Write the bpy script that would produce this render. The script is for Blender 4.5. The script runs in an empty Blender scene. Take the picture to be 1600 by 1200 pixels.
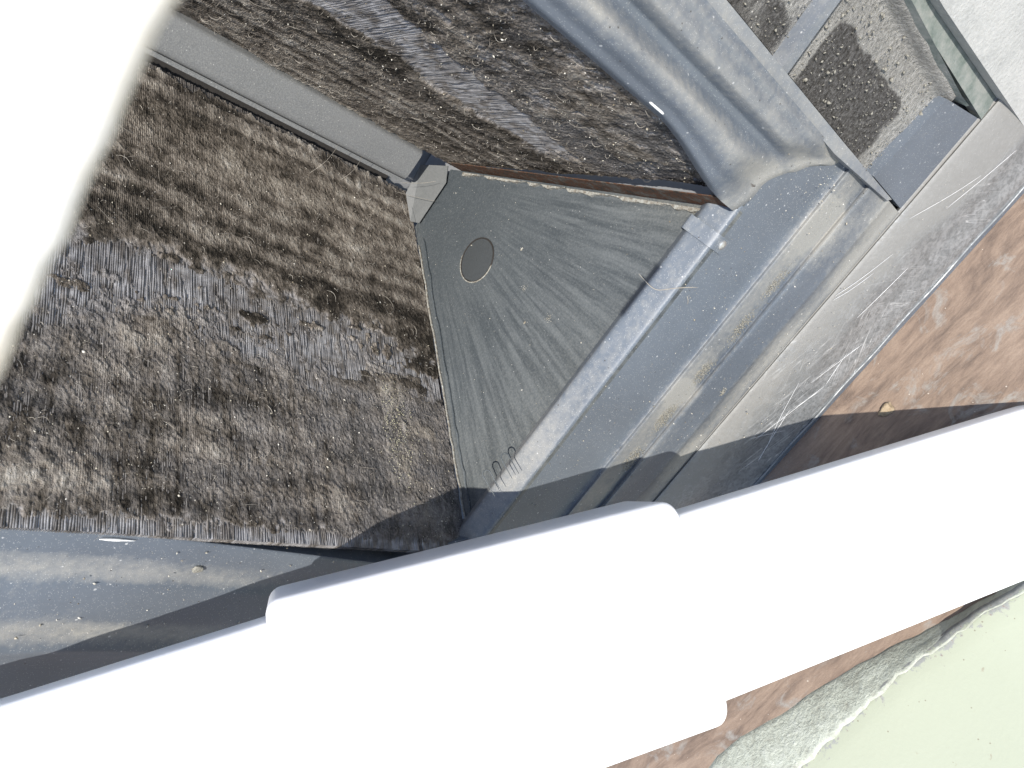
import bpy, bmesh, math, random
import numpy as np
from mathutils import Vector, Matrix
random.seed(7); rng = np.random.default_rng(11)
scene = bpy.context.scene
COL = scene.collection
# ------------------------------------------------------------------ frame of reference
# unit frame: X runs down to the floor, Y across the opening, Z into the V of the two coils
S = 0.40          # metres per unit
XG = 2.325        # floor level in the unit frame
def W(p):
    p = np.asarray(p, float)
    return np.stack([p[..., 1], -p[..., 2], XG - p[..., 0]], -1) * S
# ------------------------------------------------------------------ camera
R = np.array([[0.67253448, 0.20176035, 0.7120324], [-0.55889028, 0.76913948, 0.30994536], [-0.48511754, -0.60639692, 0.63003471]])
cam = bpy.data.cameras.new('camera'); camo = bpy.data.objects.new('camera', cam); COL.objects.link(camo)
def dirw(v): return Vector((v[1], -v[2], -v[0])).normalized()
rx, ry, rz = dirw(R[:, 0]), -dirw(R[:, 1]), -dirw(R[:, 2])
camo.matrix_world = Matrix(((rx.x, ry.x, rz.x, 0), (rx.y, ry.y, rz.y, 0), (rx.z, ry.z, rz.z, XG * S), (0, 0, 0, 1)))
cam.sensor_width = 36; cam.lens = 1164.6 / 1600 * 36
cam.clip_start = 0.005; cam.clip_end = 500
cam.dof.use_dof = True; cam.dof.focus_distance = 1.85 * S; cam.dof.aperture_fstop = 26
scene.camera = camo
# ------------------------------------------------------------------ sky, sun, exposure
SUN = Vector((-0.15, 1.0, 1.42)).normalized()      # towards the sun
world = bpy.data.worlds.new('World'); scene.world = world; world.use_nodes = True
wn = world.node_tree.nodes; wl = world.node_tree.links
sky = wn.new('ShaderNodeTexSky'); sky.sky_type = 'NISHITA'; sky.sun_disc = False
sky.sun_elevation = math.asin(SUN.z); sky.sun_rotation = math.atan2(SUN.x, SUN.y)
sky.ozone_density = 3.0
bg = wn['Background']; bg.inputs[1].default_value = 0.15
wl.new(sky.outputs[0], bg.inputs[0])
sl = bpy.data.lights.new('sun', 'SUN'); so = bpy.data.objects.new('sun', sl); COL.objects.link(so)
sl.energy = 4.6; sl.angle = math.radians(0.5); sl.color = (1.0, 0.95, 0.88)
so.rotation_euler = SUN.to_track_quat('Z', 'Y').to_euler()
vs = scene.view_settings; vs.view_transform = 'Standard'; vs.look = 'None'; vs.exposure = 0.68; vs.gamma = 1
scene.cycles.max_bounces = 6

# ------------------------------------------------------------------ noise helpers
def vnoise(x, y, seed=0):
    r = np.random.default_rng(seed).random((256, 256))
    xi = np.floor(x).astype(int); yi = np.floor(y).astype(int)
    fx = x - xi; fy = y - yi
    fx = fx * fx * (3 - 2 * fx); fy = fy * fy * (3 - 2 * fy)
    a = r[xi % 256, yi % 256]; b = r[(xi + 1) % 256, yi % 256]
    c = r[xi % 256, (yi + 1) % 256]; d = r[(xi + 1) % 256, (yi + 1) % 256]
    return (a * (1 - fx) + b * fx) * (1 - fy) + (c * (1 - fx) + d * fx) * fy
def fbm(x, y, seed=0, oct=4, gain=0.5):
    t = 0; amp = 1; n = 0
    for o in range(oct):
        t = t + amp * vnoise(x * 2 ** o + 17.3 * o, y * 2 ** o + 9.1 * o, seed + o); n += amp; amp *= gain
    return t / n
def sstep(a, b, x):
    t = np.clip((x - a) / (b - a), 0, 1); return t * t * (3 - 2 * t)
# ------------------------------------------------------------------ object helpers
def link(o, parent=None):
    COL.objects.link(o)
    if parent is not None: o.parent = parent
    return o
def mesh_obj(name, verts, faces, mat, parent=None, smooth=True, sharp=35, attrs=None, world_space=False):
    """verts in the unit frame; vertices stay in world metres (every root sits at the world origin)."""
    me = bpy.data.meshes.new(name)
    v = np.asarray(verts, float); v = v if world_space else W(v)
    if isinstance(faces, np.ndarray):
        n = faces.shape[1]
        me.vertices.add(len(v)); me.vertices.foreach_set('co', v.astype(np.float32).ravel())
        me.loops.add(faces.size); me.loops.foreach_set('vertex_index', faces.astype(np.int32).ravel())
        me.polygons.add(len(faces)); me.polygons.foreach_set('loop_start', np.arange(0, faces.size, n, dtype=np.int32))
        me.polygons.foreach_set('loop_total', np.full(len(faces), n, np.int32))
        me.update(calc_edges=True)
    else:
        me.from_pydata([tuple(p) for p in v], [], faces); me.update()
    if attrs:
        for k, a in attrs.items():
            at = me.attributes.new(k, 'FLOAT', 'POINT'); at.data.foreach_set('value', np.asarray(a, np.float32).ravel())
    if smooth:
        me.shade_smooth()
        if sharp: me.set_sharp_from_angle(angle=math.radians(sharp))
    me.materials.append(mat)
    o = bpy.data.objects.new(name, me)
    return link(o, parent)
def fixnormals(o):
    bm = bmesh.new(); bm.from_mesh(o.data); bmesh.ops.recalc_face_normals(bm, faces=bm.faces); bm.to_mesh(o.data); bm.free()
    return o
def slab(name, grid, off, mat, parent=None, attrs=None, sharp=35):
    """closed slab: front sheet grid (ni,nj,3), back sheet = grid + off."""
    g = np.asarray(grid, float); ni, nj = g.shape[:2]
    off = np.broadcast_to(np.asarray(off, float), g.shape)
    v = np.concatenate([g.reshape(-1, 3), (g + off).reshape(-1, 3)])
    idx = np.arange(ni * nj).reshape(ni, nj); N = ni * nj; f = []
    q = lambda a, b, c, d: f.append((int(a), int(b), int(c), int(d)))
    for i in range(ni - 1):
        for j in range(nj - 1):
            q(idx[i, j], idx[i, j + 1], idx[i + 1, j + 1], idx[i + 1, j])
            q(N + idx[i, j], N + idx[i + 1, j], N + idx[i + 1, j + 1], N + idx[i, j + 1])
    for i in range(ni - 1):
        q(idx[i, 0], idx[i + 1, 0], N + idx[i + 1, 0], N + idx[i, 0])
        q(idx[i, -1], N + idx[i, -1], N + idx[i + 1, -1], idx[i + 1, -1])
    for j in range(nj - 1):
        q(idx[0, j], N + idx[0, j], N + idx[0, j + 1], idx[0, j + 1])
        q(idx[-1, j], idx[-1, j + 1], N + idx[-1, j + 1], N + idx[-1, j])
    at = None
    if attrs: at = {k: np.concatenate([np.asarray(a).ravel()] * 2) for k, a in attrs.items()}
    return fixnormals(mesh_obj(name, v, f, mat, parent, attrs=at, sharp=sharp))
def rounded(prof, r=0.25, n=3):
    """round the corners of an open polyline whose points may carry extra values"""
    p = np.asarray(prof, float); out = [p[0]]
    for i in range(1, len(p) - 1):
        a = p[i] + (p[i - 1] - p[i]) * r; b = p[i] + (p[i + 1] - p[i]) * r
        for k in range(n + 1):
            t = k / n; out.append((1 - t) ** 2 * a + 2 * t * (1 - t) * p[i] + t * t * b)
    out.append(p[-1]); return np.array(out)
def tubes(name, paths, rad, mat, parent=None, sides=4, world_space=False):
    V = []; F = []
    for path, r in zip(paths, rad):
        p = np.asarray(path, float); n = len(p); base = len(V)
        for i in range(n):
            d = p[min(i + 1, n - 1)] - p[max(i - 1, 0)]; d /= np.linalg.norm(d) + 1e-9
            a = np.cross(d, [0.3, 0.5, 0.81]); a /= np.linalg.norm(a) + 1e-9; b = np.cross(d, a)
            rr = r * (0.4 if i in (0, n - 1) else 1)
            for k in range(sides):
                t = 2 * math.pi * k / sides; V.append(p[i] + rr * (math.cos(t) * a + math.sin(t) * b))
        for i in range(n - 1):
            for k in range(sides):
                k2 = (k + 1) % sides
                F.append((base + i * sides + k, base + i * sides + k2, base + (i + 1) * sides + k2, base + (i + 1) * sides + k))
        F.append(tuple(base + k for k in range(sides))[::-1]); F.append(tuple(base + (n - 1) * sides + k for k in range(sides)))
    return mesh_obj(name, V, F, mat, parent, world_space=world_space, sharp=60)
def crumbs(name, pts, sizes, mat, parent=None, flat=0.6):
    """many irregular little lumps in one mesh"""
    base = np.array([(1, 0, 0), (-1, 0, 0), (0, 1, 0), (0, -1, 0), (0, 0, 1), (0, 0, -1)], float)
    tri = [(0, 2, 4), (2, 1, 4), (1, 3, 4), (3, 0, 4), (2, 0, 5), (1, 2, 5), (3, 1, 5), (0, 3, 5)]
    V = []; F = []
    for p, s in zip(pts, sizes):
        M = np.linalg.qr(rng.normal(size=(3, 3)))[0]
        b = base * (rng.uniform(0.45, 1.2, (6, 1))) * np.array([1, rng.uniform(.4, 1), flat])
        b0 = len(V); V.extend(np.asarray(p) + (b @ M) * s); F.extend([(a + b0, c + b0, d + b0) for a, c, d in tri])
    return mesh_obj(name, np.array(V), np.array(F), mat, parent, smooth=False)
# ------------------------------------------------------------------ material helpers
class NT:
    def __init__(self, name, rough=0.6, metal=0.0, spec=0.5):
        self.m = bpy.data.materials.new(name); self.m.use_nodes = True
        self.n = self.m.node_tree.nodes; self.l = self.m.node_tree.links
        self.b = self.n['Principled BSDF']; self.b.inputs['Roughness'].default_value = rough
        self.b.inputs['Metallic'].default_value = metal; self.b.inputs['Specular IOR Level'].default_value = spec
        self.tc = self.n.new('ShaderNodeTexCoord').outputs['Object']
    def mapping(self, scale=(1, 1, 1), rot=(0, 0, 0), src=None):
        m = self.n.new('ShaderNodeMapping'); m.inputs['Scale'].default_value = scale; m.inputs['Rotation'].default_value = rot
        self.l.new(src or self.tc, m.inputs[0]); return m.outputs[0]
    def noise(self, scale, detail=4, rough=0.55, vec=None, dist=0.0):
        t = self.n.new('ShaderNodeTexNoise'); t.inputs['Scale'].default_value = scale; t.inputs['Detail'].default_value = detail
        t.inputs['Roughness'].default_value = rough; t.inputs['Distortion'].default_value = dist
        self.l.new(vec or self.tc, t.inputs['Vector']); return t.outputs[0]
    def voro(self, scale, vec=None, feature='F1', out='Distance'):
        t = self.n.new('ShaderNodeTexVoronoi'); t.feature = feature; t.inputs['Scale'].default_value = scale
        self.l.new(vec or self.tc, t.inputs['Vector']); return t.outputs[out]
    def ramp(self, src, stops):
        r = self.n.new('ShaderNodeValToRGB'); e = r.color_ramp.elements
        while len(e) < len(stops): e.new(0.5)
        for k, (p, c) in enumerate(stops):
            e[k].position = p; c = (c, c, c) if isinstance(c, (int, float)) else c; e[k].color = (*c, 1)
        self.l.new(src, r.inputs[0]); return r.outputs[0]
    def math(self, op, a, b=0.0, clamp=False):
        m = self.n.new('ShaderNodeMath'); m.operation = op; m.use_clamp = clamp
        for i, v in enumerate((a, b)):
            if isinstance(v, (int, float)): m.inputs[i].default_value = v
            else: self.l.new(v, m.inputs[i])
        return m.outputs[0]
    def mix(self, fac, a, b, blend='MIX'):
        m = self.n.new('ShaderNodeMix'); m.data_type = 'RGBA'; m.blend_type = blend
        for i, v in ((0, fac), (6, a), (7, b)):
            if isinstance(v, (int, float)) and i == 0: m.inputs[0].default_value = v
            elif isinstance(v, tuple): m.inputs[i].default_value = (*v, 1)
            else: self.l.new(v, m.inputs[i])
        return m.outputs[2]
    def attr(self, name):
        a = self.n.new('ShaderNodeAttribute'); a.attribute_name = name; return a.outputs['Fac']
    def bump(self, h, dist=0.001, strength=1.0):
        b = self.n.new('ShaderNodeBump'); b.inputs['Distance'].default_value = dist; b.inputs['Strength'].default_value = strength
        self.l.new(h, b.inputs['Height'])
        if self.b.inputs['Normal'].is_linked: self.l.new(self.b.inputs['Normal'].links[0].from_socket, b.inputs['Normal'])
        self.l.new(b.outputs[0], self.b.inputs['Normal'])
    def color(self, c):
        if isinstance(c, tuple): self.b.inputs['Base Color'].default_value = (*c, 1)
        else: self.l.new(c, self.b.inputs['Base Color'])
    def rough(self, r): self.l.new(r, self.b.inputs['Roughness'])
    def sep(self, vec=None):
        s = self.n.new('ShaderNodeSeparateXYZ'); self.l.new(vec or self.tc, s.inputs[0]); return s.outputs
    def specks(self, scale, size, keep=0.5):
        """mask of scattered round specks of different sizes"""
        d = self.voro(scale); c = self.voro(scale, out='Color')
        s = self.n.new('ShaderNodeSeparateColor'); self.l.new(c, s.inputs[0])
        lim = self.math('MULTIPLY', self.math('SUBTRACT', s.outputs[0], 1 - keep, clamp=True), size / keep)
        return self.math('LESS_THAN', d, lim)

def mat_painted(name, base=(.102, .119, .140), dust=(.29, .282, .255), rough=.42, speck=.5, amount=0.0):
    m = NT(name, rough)
    n1 = m.noise(9, 5, .6); n2 = m.noise(160, 3, .6); n3 = m.noise(900, 2)
    var = m.mix(m.ramp(n1, [(.3, 0.0), (.7, 1.0)]), tuple(c * .86 for c in base), tuple(c * 1.13 for c in base))
    d = m.math('ADD', m.attr('dust'), amount)
    k = m.math('ADD', m.math('MULTIPLY', d, 1.15), m.math('SUBTRACT', m.math('ADD', m.math('MULTIPLY', n2, .62), m.math('MULTIPLY', n1, .55)), .62))
    k = m.math('MULTIPLY', m.ramp(k, [(.18, 0.0), (.75, 1.0)]), m.math('ADD', m.math('MULTIPLY', n3, .7), .5), clamp=True)
    c = m.mix(k, var, dust)
    fine = m.math('MULTIPLY', m.specks(1000, .38, .5), .38)
    c = m.mix(fine, c, (.50, .50, .48))
    c = m.mix(m.math('MULTIPLY', m.specks(210, .22, .16), .8 * speck, clamp=True), c, (.70, .70, .68))
    c = m.mix(m.math('MULTIPLY', m.specks(330, .25, .06), .9), c, (.05, .045, .04))
    m.color(c)
    m.rough(m.math('ADD', m.math('MULTIPLY', k, .45), rough, clamp=True))
    m.bump(m.math('ADD', m.math('MULTIPLY', n2, .6), m.math('MULTIPLY', k, n3)), .0006, .5)
    return m.m

def mat_dirt():
    m = NT('matted_dirt', .95, spec=.15)
    t = m.attr('tone'); cl = m.attr('clean')
    n1 = m.noise(28, 6, .65); n2 = m.noise(420, 4, .7); n3 = m.noise(1300, 2, .6)
    v = m.math('ADD', m.math('MULTIPLY', t, .62), m.math('ADD', m.math('MULTIPLY', n1, .22), m.math('MULTIPLY', n2, .30)))
    c = m.ramp(v, [(.28, (.020, .017, .013)), (.42, (.072, .061, .048)), (.58, (.165, .142, .117)), (.74, (.275, .245, .205)), (.92, (.42, .39, .34))])
    # the fins print through as fine lines across the mat
    s = m.sep(); wob = m.math('MULTIPLY', m.noise(60, 3), .0016)
    ph = m.math('MULTIPLY', m.math('ADD', s[2], wob), 2 * math.pi / (FIN * S))
    ln = m.math('ADD', m.math('MULTIPLY', m.math('SINE', ph), .5), .5)
    show = m.math('MULTIPLY', m.ramp(m.noise(22, 3), [(.35, .15), (.62, 1.0)]), m.attr('print'))
    c = m.mix(m.math('MULTIPLY', show, m.math('MULTIPLY', ln, .55)), c, (.045, .04, .034))
    c = m.mix(m.math('MULTIPLY', cl, .75), c, m.ramp(n2, [(.3, (.12, .113, .11)), (.55, (.23, .222, .22)), (.75, (.34, .33, .325))]))
    c = m.mix(m.math('MULTIPLY', m.specks(420, .30, .13), .75), c, (.50, .47, .41))
    c = m.mix(m.math('MULTIPLY', m.specks(160, .14, .05), .8), c, (.62, .58, .5))
    m.color(c)
    m.bump(m.math('ADD', m.math('MULTIPLY', n2, .7), m.math('MULTIPLY', n3, .5)), .0016, .9)
    m.bump(m.math('MULTIPLY', ln, m.math('SUBTRACT', 0.0, show)), .0007, .6)
    return m.m
FIN = 0.0042
M = {}
M['pan'] = mat_painted('painted_pan_metal', rough=.46, amount=.055)
M['lip'] = mat_painted('painted_lip_metal', base=(.15, .166, .186), rough=.36, amount=.03)
M['dirt'] = mat_dirt()
def mk():
    m = NT('oxidised_fin_metal', .5, .35)
    n = m.noise(120, 5, .65); n2 = m.noise(700, 3)
    c = m.ramp(n, [(.3, (.20, .195, .195)), (.55, (.34, .335, .335)), (.75, (.50, .49, .48))])
    c = m.mix(m.math('MULTIPLY', m.ramp(m.noise(35, 4), [(.45, 0.0), (.7, 1.0)]), .6), c, (.12, .105, .09))
    c = m.mix(m.math('MULTIPLY', m.attr('soil'), .9), c, m.ramp(m.math('ADD', m.math('MULTIPLY', n, .5), m.math('MULTIPLY', m.noise(30, 5, .6), .5)), [(.35, (.04, .034, .028)), (.52, (.13, .113, .095)), (.7, (.27, .245, .21))]))
    m.color(c); m.bump(n2, .0006, .6); M['fin'] = m.m
    m = NT('dark_coil_core', .9); m.color(m.mix(m.noise(90), (.010, .009, .008), (.028, .024, .02))); M['core'] = m.m
    # delta plate: dark paint with fans of dried water tracks and settled dust, plus a painted sheen
    m = NT('dusty_dark_plate', .40)
    s = m.sep()
    dx = m.math('SUBTRACT', s[0], .40 * S); dy = m.math('ADD', s[1], 2.10 * S)     # fan spreads from the apex
    ang = m.math('ARCTAN2', dx, dy); rad = m.math('SQRT', m.math('ADD', m.math('MULTIPLY', dx, dx), m.math('MULTIPLY', dy, dy)))
    cv = m.n.new('ShaderNodeCombineXYZ')
    m.l.new(m.math('MULTIPLY', ang, 27), cv.inputs[0]); m.l.new(m.math('MULTIPLY', rad, 5.5), cv.inputs[1])
    tr = m.noise(1.7, 6, .66, cv.outputs[0], .25)
    reach = m.ramp(m.math('ADD', m.math('MULTIPLY', rad, 1 / S), m.math('MULTIPLY', m.noise(14, 4), .45)), [(.55, 0.0), (1.0, 1.0)])
    n1 = m.noise(10, 5, .6); n2 = m.noise(520, 5, .7); n3 = m.noise(1500, 2)
    c = m.mix(n1, (.036, .043, .048), (.060, .070, .076))
    film = m.math('MULTIPLY', m.ramp(tr, [(.40, 0.0), (.56, .7), (.68, 1.0)]), reach)
    film = m.math('MULTIPLY', film, m.math('ADD', m.math('MULTIPLY', n2, .8), .25), clamp=True)
    c = m.mix(m.math('MULTIPLY', film, .42), c, (.22, .236, .236))
    c = m.mix(m.math('MULTIPLY', m.ramp(m.math('ADD', n2, m.math('MULTIPLY', n3, .35)), [(.66, 0.0), (.86, 1.0)]), .28), c, (.18, .19, .19))
    c = m.mix(m.math('MULTIPLY', m.specks(950, .33, .4), .42), c, (.20, .21, .21))
    c = m.mix(m.math('MULTIPLY', m.specks(240, .16, .10), .75), c, (.40, .40, .38))
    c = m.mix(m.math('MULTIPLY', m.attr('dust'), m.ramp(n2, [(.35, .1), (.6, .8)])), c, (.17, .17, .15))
    m.color(c); m.rough(m.math('ADD', m.math('MULTIPLY', film, .3), .42)); m.bump(n2, .0003, .4); M['plate'] = m.m
    m = NT('dark_disc_paint', .5); n = m.noise(600, 4, .7); m.color(m.mix(n, (.026, .030, .033), (.062, .068, .07))); M['disc'] = m.m
    m = NT('grey_apex_metal', .55); n = m.noise(700, 4, .7); n1 = m.noise(14, 4)
    c = m.mix(n1, (.10, .105, .107), (.15, .155, .155)); c = m.mix(m.ramp(n, [(.4, 0.0), (.75, .7)]), c, (.25, .25, .24))
    c = m.mix(m.math('MULTIPLY', m.specks(500, .25, .3), .5), c, (.55, .54, .5)); m.color(c); m.bump(n, .0006, .5); M['apex'] = m.m
    m = NT('dull_bracket_metal', .6); n = m.noise(260, 5, .7); m.color(m.mix(n, (.045, .05, .05), (.105, .108, .105))); m.bump(n, .0004, .4); M['apexd'] = m.m
    m = NT('rusted_sheet', .9, spec=.2); n = m.noise(70, 6, .7); n2 = m.noise(420, 4, .7)
    c = m.ramp(m.math('ADD', m.math('MULTIPLY', n, .7), m.math('MULTIPLY', n2, .3)), [(.33, (.022, .018, .014)), (.43, (.060, .050, .040)), (.49, (.10, .040, .018)), (.53, (.085, .070, .056)), (.62, (.12, .105, .088)), (.75, (.22, .205, .18))])
    m.color(c); m.bump(n2, .0016, .9); M['rust'] = m.m
    m = NT('dried_scale', .95); n = m.noise(300, 5, .7); m.color(m.ramp(n, [(.3, (.10, .075, .05)), (.5, (.22, .21, .18)), (.7, (.36, .37, .34))])); m.bump(n, .0015, .9); M['scale'] = m.m
    # galvanised sheet: spangle, scratches, thick dust on its upper part
    m = NT('galvanised_sheet', .36, .55)
    sp = m.voro(95, out='Color'); sc = m.n.new('ShaderNodeSeparateColor'); m.l.new(sp, sc.inputs[0])
    n1 = m.noise(16, 5, .65); n2 = m.noise(220, 4, .65)
    c = m.mix(sc.outputs[0], (.25, .26, .262), (.34, .35, .352))
    c = m.mix(m.ramp(n2, [(.42, 0.0), (.66, .65)]), c, (.13, .135, .135))
    scr = None
    for k, (rot, sx_) in enumerate([(.35, 18), (-.5, 24), (1.05, 15)]):
        v = m.mapping((1, 1, 1), (0, rot, 0)); q = m.n.new('ShaderNodeVectorMath'); q.operation = 'MULTIPLY'; q.inputs[1].default_value = (1.6, 1, sx_ * 2.2); m.l.new(v, q.inputs[0])
        r = m.ramp(m.noise(2.1 + k, 2, .4, q.outputs[0], .6), [(.494, 0.0), (.5, 1.0), (.506, 0.0)])
        r = m.math('MULTIPLY', r, m.ramp(m.noise(7 + 2 * k, 2), [(.50, 0.0), (.60, .9)])); scr = r if scr is None else m.math('MAXIMUM', scr, r)
    c = m.mix(m.math('MULTIPLY', scr, .8), c, (.78, .79, .78))
    du = m.ramp(m.math('ADD', m.attr('dust'), m.math('MULTIPLY', m.math('SUBTRACT', m.math('ADD', n1, m.math('MULTIPLY', n2, .6)), .8), .9)), [(.30, 0.0), (.70, 1.0)])
    c = m.mix(m.math('MULTIPLY', du, .85), c, (.205, .20, .186))
    c = m.mix(m.math('MULTIPLY', m.specks(900, .3, .3), .4), c, (.52, .51, .48))
    m.color(c); m.rough(m.math('ADD', m.math('MULTIPLY', du, .5), m.math('ADD', m.math('MULTIPLY', sc.outputs[1], .12), .27)))
    m.l.new(m.math('MULTIPLY', m.math('SUBTRACT', 1.0, du, clamp=True), .45), m.b.inputs['Metallic'])
    m.bump(m.math('ADD', n2, m.math('MULTIPLY', n1, .3)), .0008, .5); M['galv'] = m.m
    m = NT('worn_sheet_edge', .5, .4); n = m.noise(60, 5, .7); m.color(m.mix(n, (.10, .11, .115), (.27, .28, .285))); m.rough(m.ramp(n, [(.4, .7), (.6, .35)])); M['galvedge'] = m.m
    # tray floor: grey dust over dark wet looking mould patches and a painted rim shadow
    m = NT('dust_caked_tray', .9, spec=.25); n1 = m.noise(26, 6, .65); n2 = m.noise(260, 5, .7)
    c = m.ramp(m.math('ADD', m.math('MULTIPLY', n1, .4), m.math('MULTIPLY', n2, .6)), [(.36, (.17, .166, .155)), (.52, (.27, .264, .245)), (.66, (.38, .372, .35))])
    st = m.ramp(m.math('ADD', m.attr('stain_and_shade'), m.math('MULTIPLY', m.math('SUBTRACT', m.math('ADD', n1, m.math('MULTIPLY', n2, .8)), .9), .9)), [(.42, 0.0), (.56, 1.0)])
    dk = m.ramp(n2, [(.35, (.028, .026, .022)), (.55, (.085, .082, .078)), (.75, (.19, .185, .175))])
    c = m.mix(st, c, dk); c = m.mix(m.math('MULTIPLY', m.specks(300, .25, .1), .7), c, (.6, .58, .53)); m.color(c); m.bump(m.math('ADD', n2, m.math('MULTIPLY', m.noise(90, 5, .7), 1.5)), .004, 1.0); M['tray'] = m.m
    m = NT('pale_dusty_sheet', .75); n1 = m.noise(30, 6, .7); n2 = m.noise(260, 4, .7)
    c = m.ramp(m.math('ADD', m.math('MULTIPLY', n1, .55), m.math('MULTIPLY', n2, .45)), [(.3, (.27, .275, .265)), (.5, (.36, .362, .345)), (.72, (.44, .437, .415))])
    m.color(c); m.bump(n2, .0015, .8); M['pale'] = m.m
    m = NT('green_weathered_paint', .7); n1 = m.noise(40, 5, .7); n2 = m.noise(400, 4)
    c = m.ramp(n1, [(.35, (.085, .12, .105)), (.50, (.17, .195, .178)), (.66, (.28, .285, .265))]); c = m.mix(m.math('MULTIPLY', n2, .4), c, (.26, .26, .24)); m.color(c); m.bump(n2, .001, .6); M['green'] = m.m
    # floor: rusty brown stained screed with drawn out darker streaks
    m = NT('rust_stained_floor', .72, spec=.35)
    v = m.mapping((1.0, 4.5, 1), (0, 0, .62)); n1 = m.noise(7.5, 8, .66, v, .9); n2 = m.noise(30, 7, .7, v, .5); n3 = m.noise(330, 4, .65)
    c = m.ramp(m.math('ADD', m.math('MULTIPLY', n1, .68), m.math('MULTIPLY', n2, .32)), [(.32, (.045, .030, .023)), (.42, (.105, .070, .050)), (.50, (.190, .132, .094)), (.60, (.262, .192, .140)), (.74, (.190, .134, .096))])
    g = m.ramp(m.noise(19, 6, .66, m.mapping((1, 1.6, 1), (0, 0, .5)), .9), [(.56, 0.0), (.68, .85)]); c = m.mix(g, c, (.26, .255, .235))
    c = m.mix(m.math('MULTIPLY', m.ramp(n3, [(.45, 0.0), (.75, 1.0)]), .35), c, (.11, .08, .065)); c = m.mix(.22, c, (.20, .17, .145))
    c = m.mix(m.math('MULTIPLY', m.specks(150, .14, .12), .7), c, (.5, .45, .38))
    m.color(c); m.bump(m.math('ADD', m.math('MULTIPLY', n3, .5), n2), .0015, .6); M['floor'] = m.m
    m = NT('pale_green_paint', .8, spec=.3); n1 = m.noise(10, 6, .6); n2 = m.noise(240, 4, .65)
    c = m.mix(n1, (.315, .335, .255), (.35, .37, .285))
    e = m.math('ADD', m.attr('worn'), m.math('MULTIPLY', m.math('SUBTRACT', m.math('ADD', m.noise(55, 6, .7), m.math('MULTIPLY', n2, .7)), .86), .9))
    c = m.mix(m.ramp(e, [(.34, 0.0), (.42, 1.0)]), c, m.ramp(n2, [(.35, (.19, .20, .19)), (.6, (.27, .275, .26)), (.75, (.20, .13, .09))]))
    c = m.mix(m.math('MULTIPLY', m.specks(170, .16, .16), .7), c, (.17, .14, .10)); c = m.mix(m.ramp(m.noise(34, 5, .7), [(.66, 0.0), (.70, .6)]), c, (.22, .17, .125)); m.color(c); m.bump(n2, .0006, .4); M['kerb'] = m.m
    m = NT('grey_mortar', .92, spec=.2); n = m.noise(180, 6, .7); n1 = m.noise(30, 5, .65)
    c = m.ramp(m.math('ADD', m.math('MULTIPLY', n, .5), m.math('MULTIPLY', n1, .5)), [(.30, (.20, .165, .12)), (.40, (.36, .37, .31)), (.52, (.46, .485, .41)), (.72, (.54, .56, .50))]); m.color(c); m.bump(n, .003, .9); M['mortar'] = m.m
    m = NT('white_pipe_plastic', .38); n = m.noise(20, 4); m.color(m.mix(n, (.88, .88, .88), (.91, .91, .91))); m.bump(m.noise(200, 3), .0003, .3); m.b.inputs['Subsurface Weight'].default_value = .8; m.b.inputs['Subsurface Radius'].default_value = (1, 1, 1); m.b.inputs['Subsurface Scale'].default_value = .02; M['pvc'] = m.m
    m = NT('white_render', .8); n = m.noise(60, 5, .7); m.color(m.mix(m.ramp(n, [(.5, 0.0), (.85, 1.0)]), (.86, .845, .80), (.80, .70, .52))); m.bump(n, .001, .5); M['white'] = m.m
    m = NT('lint_fibre', .9, spec=.2); m.color(m.mix(m.noise(60), (.17, .15, .125), (.36, .335, .29))); M['lint'] = m.m
    m = NT('grit', .9); m.color(m.ramp(m.noise(170, 3), [(.35, (.20, .165, .11)), (.5, (.40, .37, .30)), (.65, (.58, .56, .51))])); M['grit'] = m.m
    m = NT('sand_dust', .95, spec=.1); n = m.noise(500, 4, .7); m.color(m.ramp(n, [(.3, (.15, .142, .118)), (.55, (.255, .245, .21)), (.75, (.36, .35, .31))])); m.bump(n, .001, .9); M['sand'] = m.m
    m = NT('zinc_screw', .35, .8); m.color(m.mix(m.noise(300), (.42, .42, .42), (.66, .65, .62))); M['screw'] = m.m
    m = NT('white_foam', .8); m.color(m.mix(m.noise(300), (.66, .66, .64), (.78, .78, .76))); M['foam'] = m.m
    m = NT('pale_seed_dust', .9); m.color(m.mix(m.noise(300), (.26, .245, .16), (.46, .44, .32))); M['seed'] = m.m
    m = NT('silky_thread', .35); m.color(m.mix(m.noise(90), (.40, .40, .40), (.74, .74, .73))); M['thread'] = m.m
    m = NT('ochre_clod', .95); n = m.noise(200, 5, .7); m.color(m.ramp(n, [(.3, (.20, .145, .085)), (.6, (.34, .27, .18))])); m.bump(n, .002, .9); M['clod'] = m.m
    m = NT('casing_metal', .55, .3); m.color(m.mix(m.noise(12, 5), (.20, .205, .21), (.27, .275, .28))); m.bump(m.noise(200, 3), .0005, .4); M['casing'] = m.m
mk()

# ------------------------------------------------------------------ setting: floor
ny, nz = 2, 2
floor = mesh_obj('floor', [(XG, -60, -60), (XG, 60, -60), (XG, 60, 60), (XG, -60, 60)], [(0, 1, 2, 3)], M['floor'], smooth=False)
fixnormals(floor); floor['kind'] = 'structure'
if floor.data.polygons[0].normal.z < 0: floor.data.flip_normals()

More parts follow.
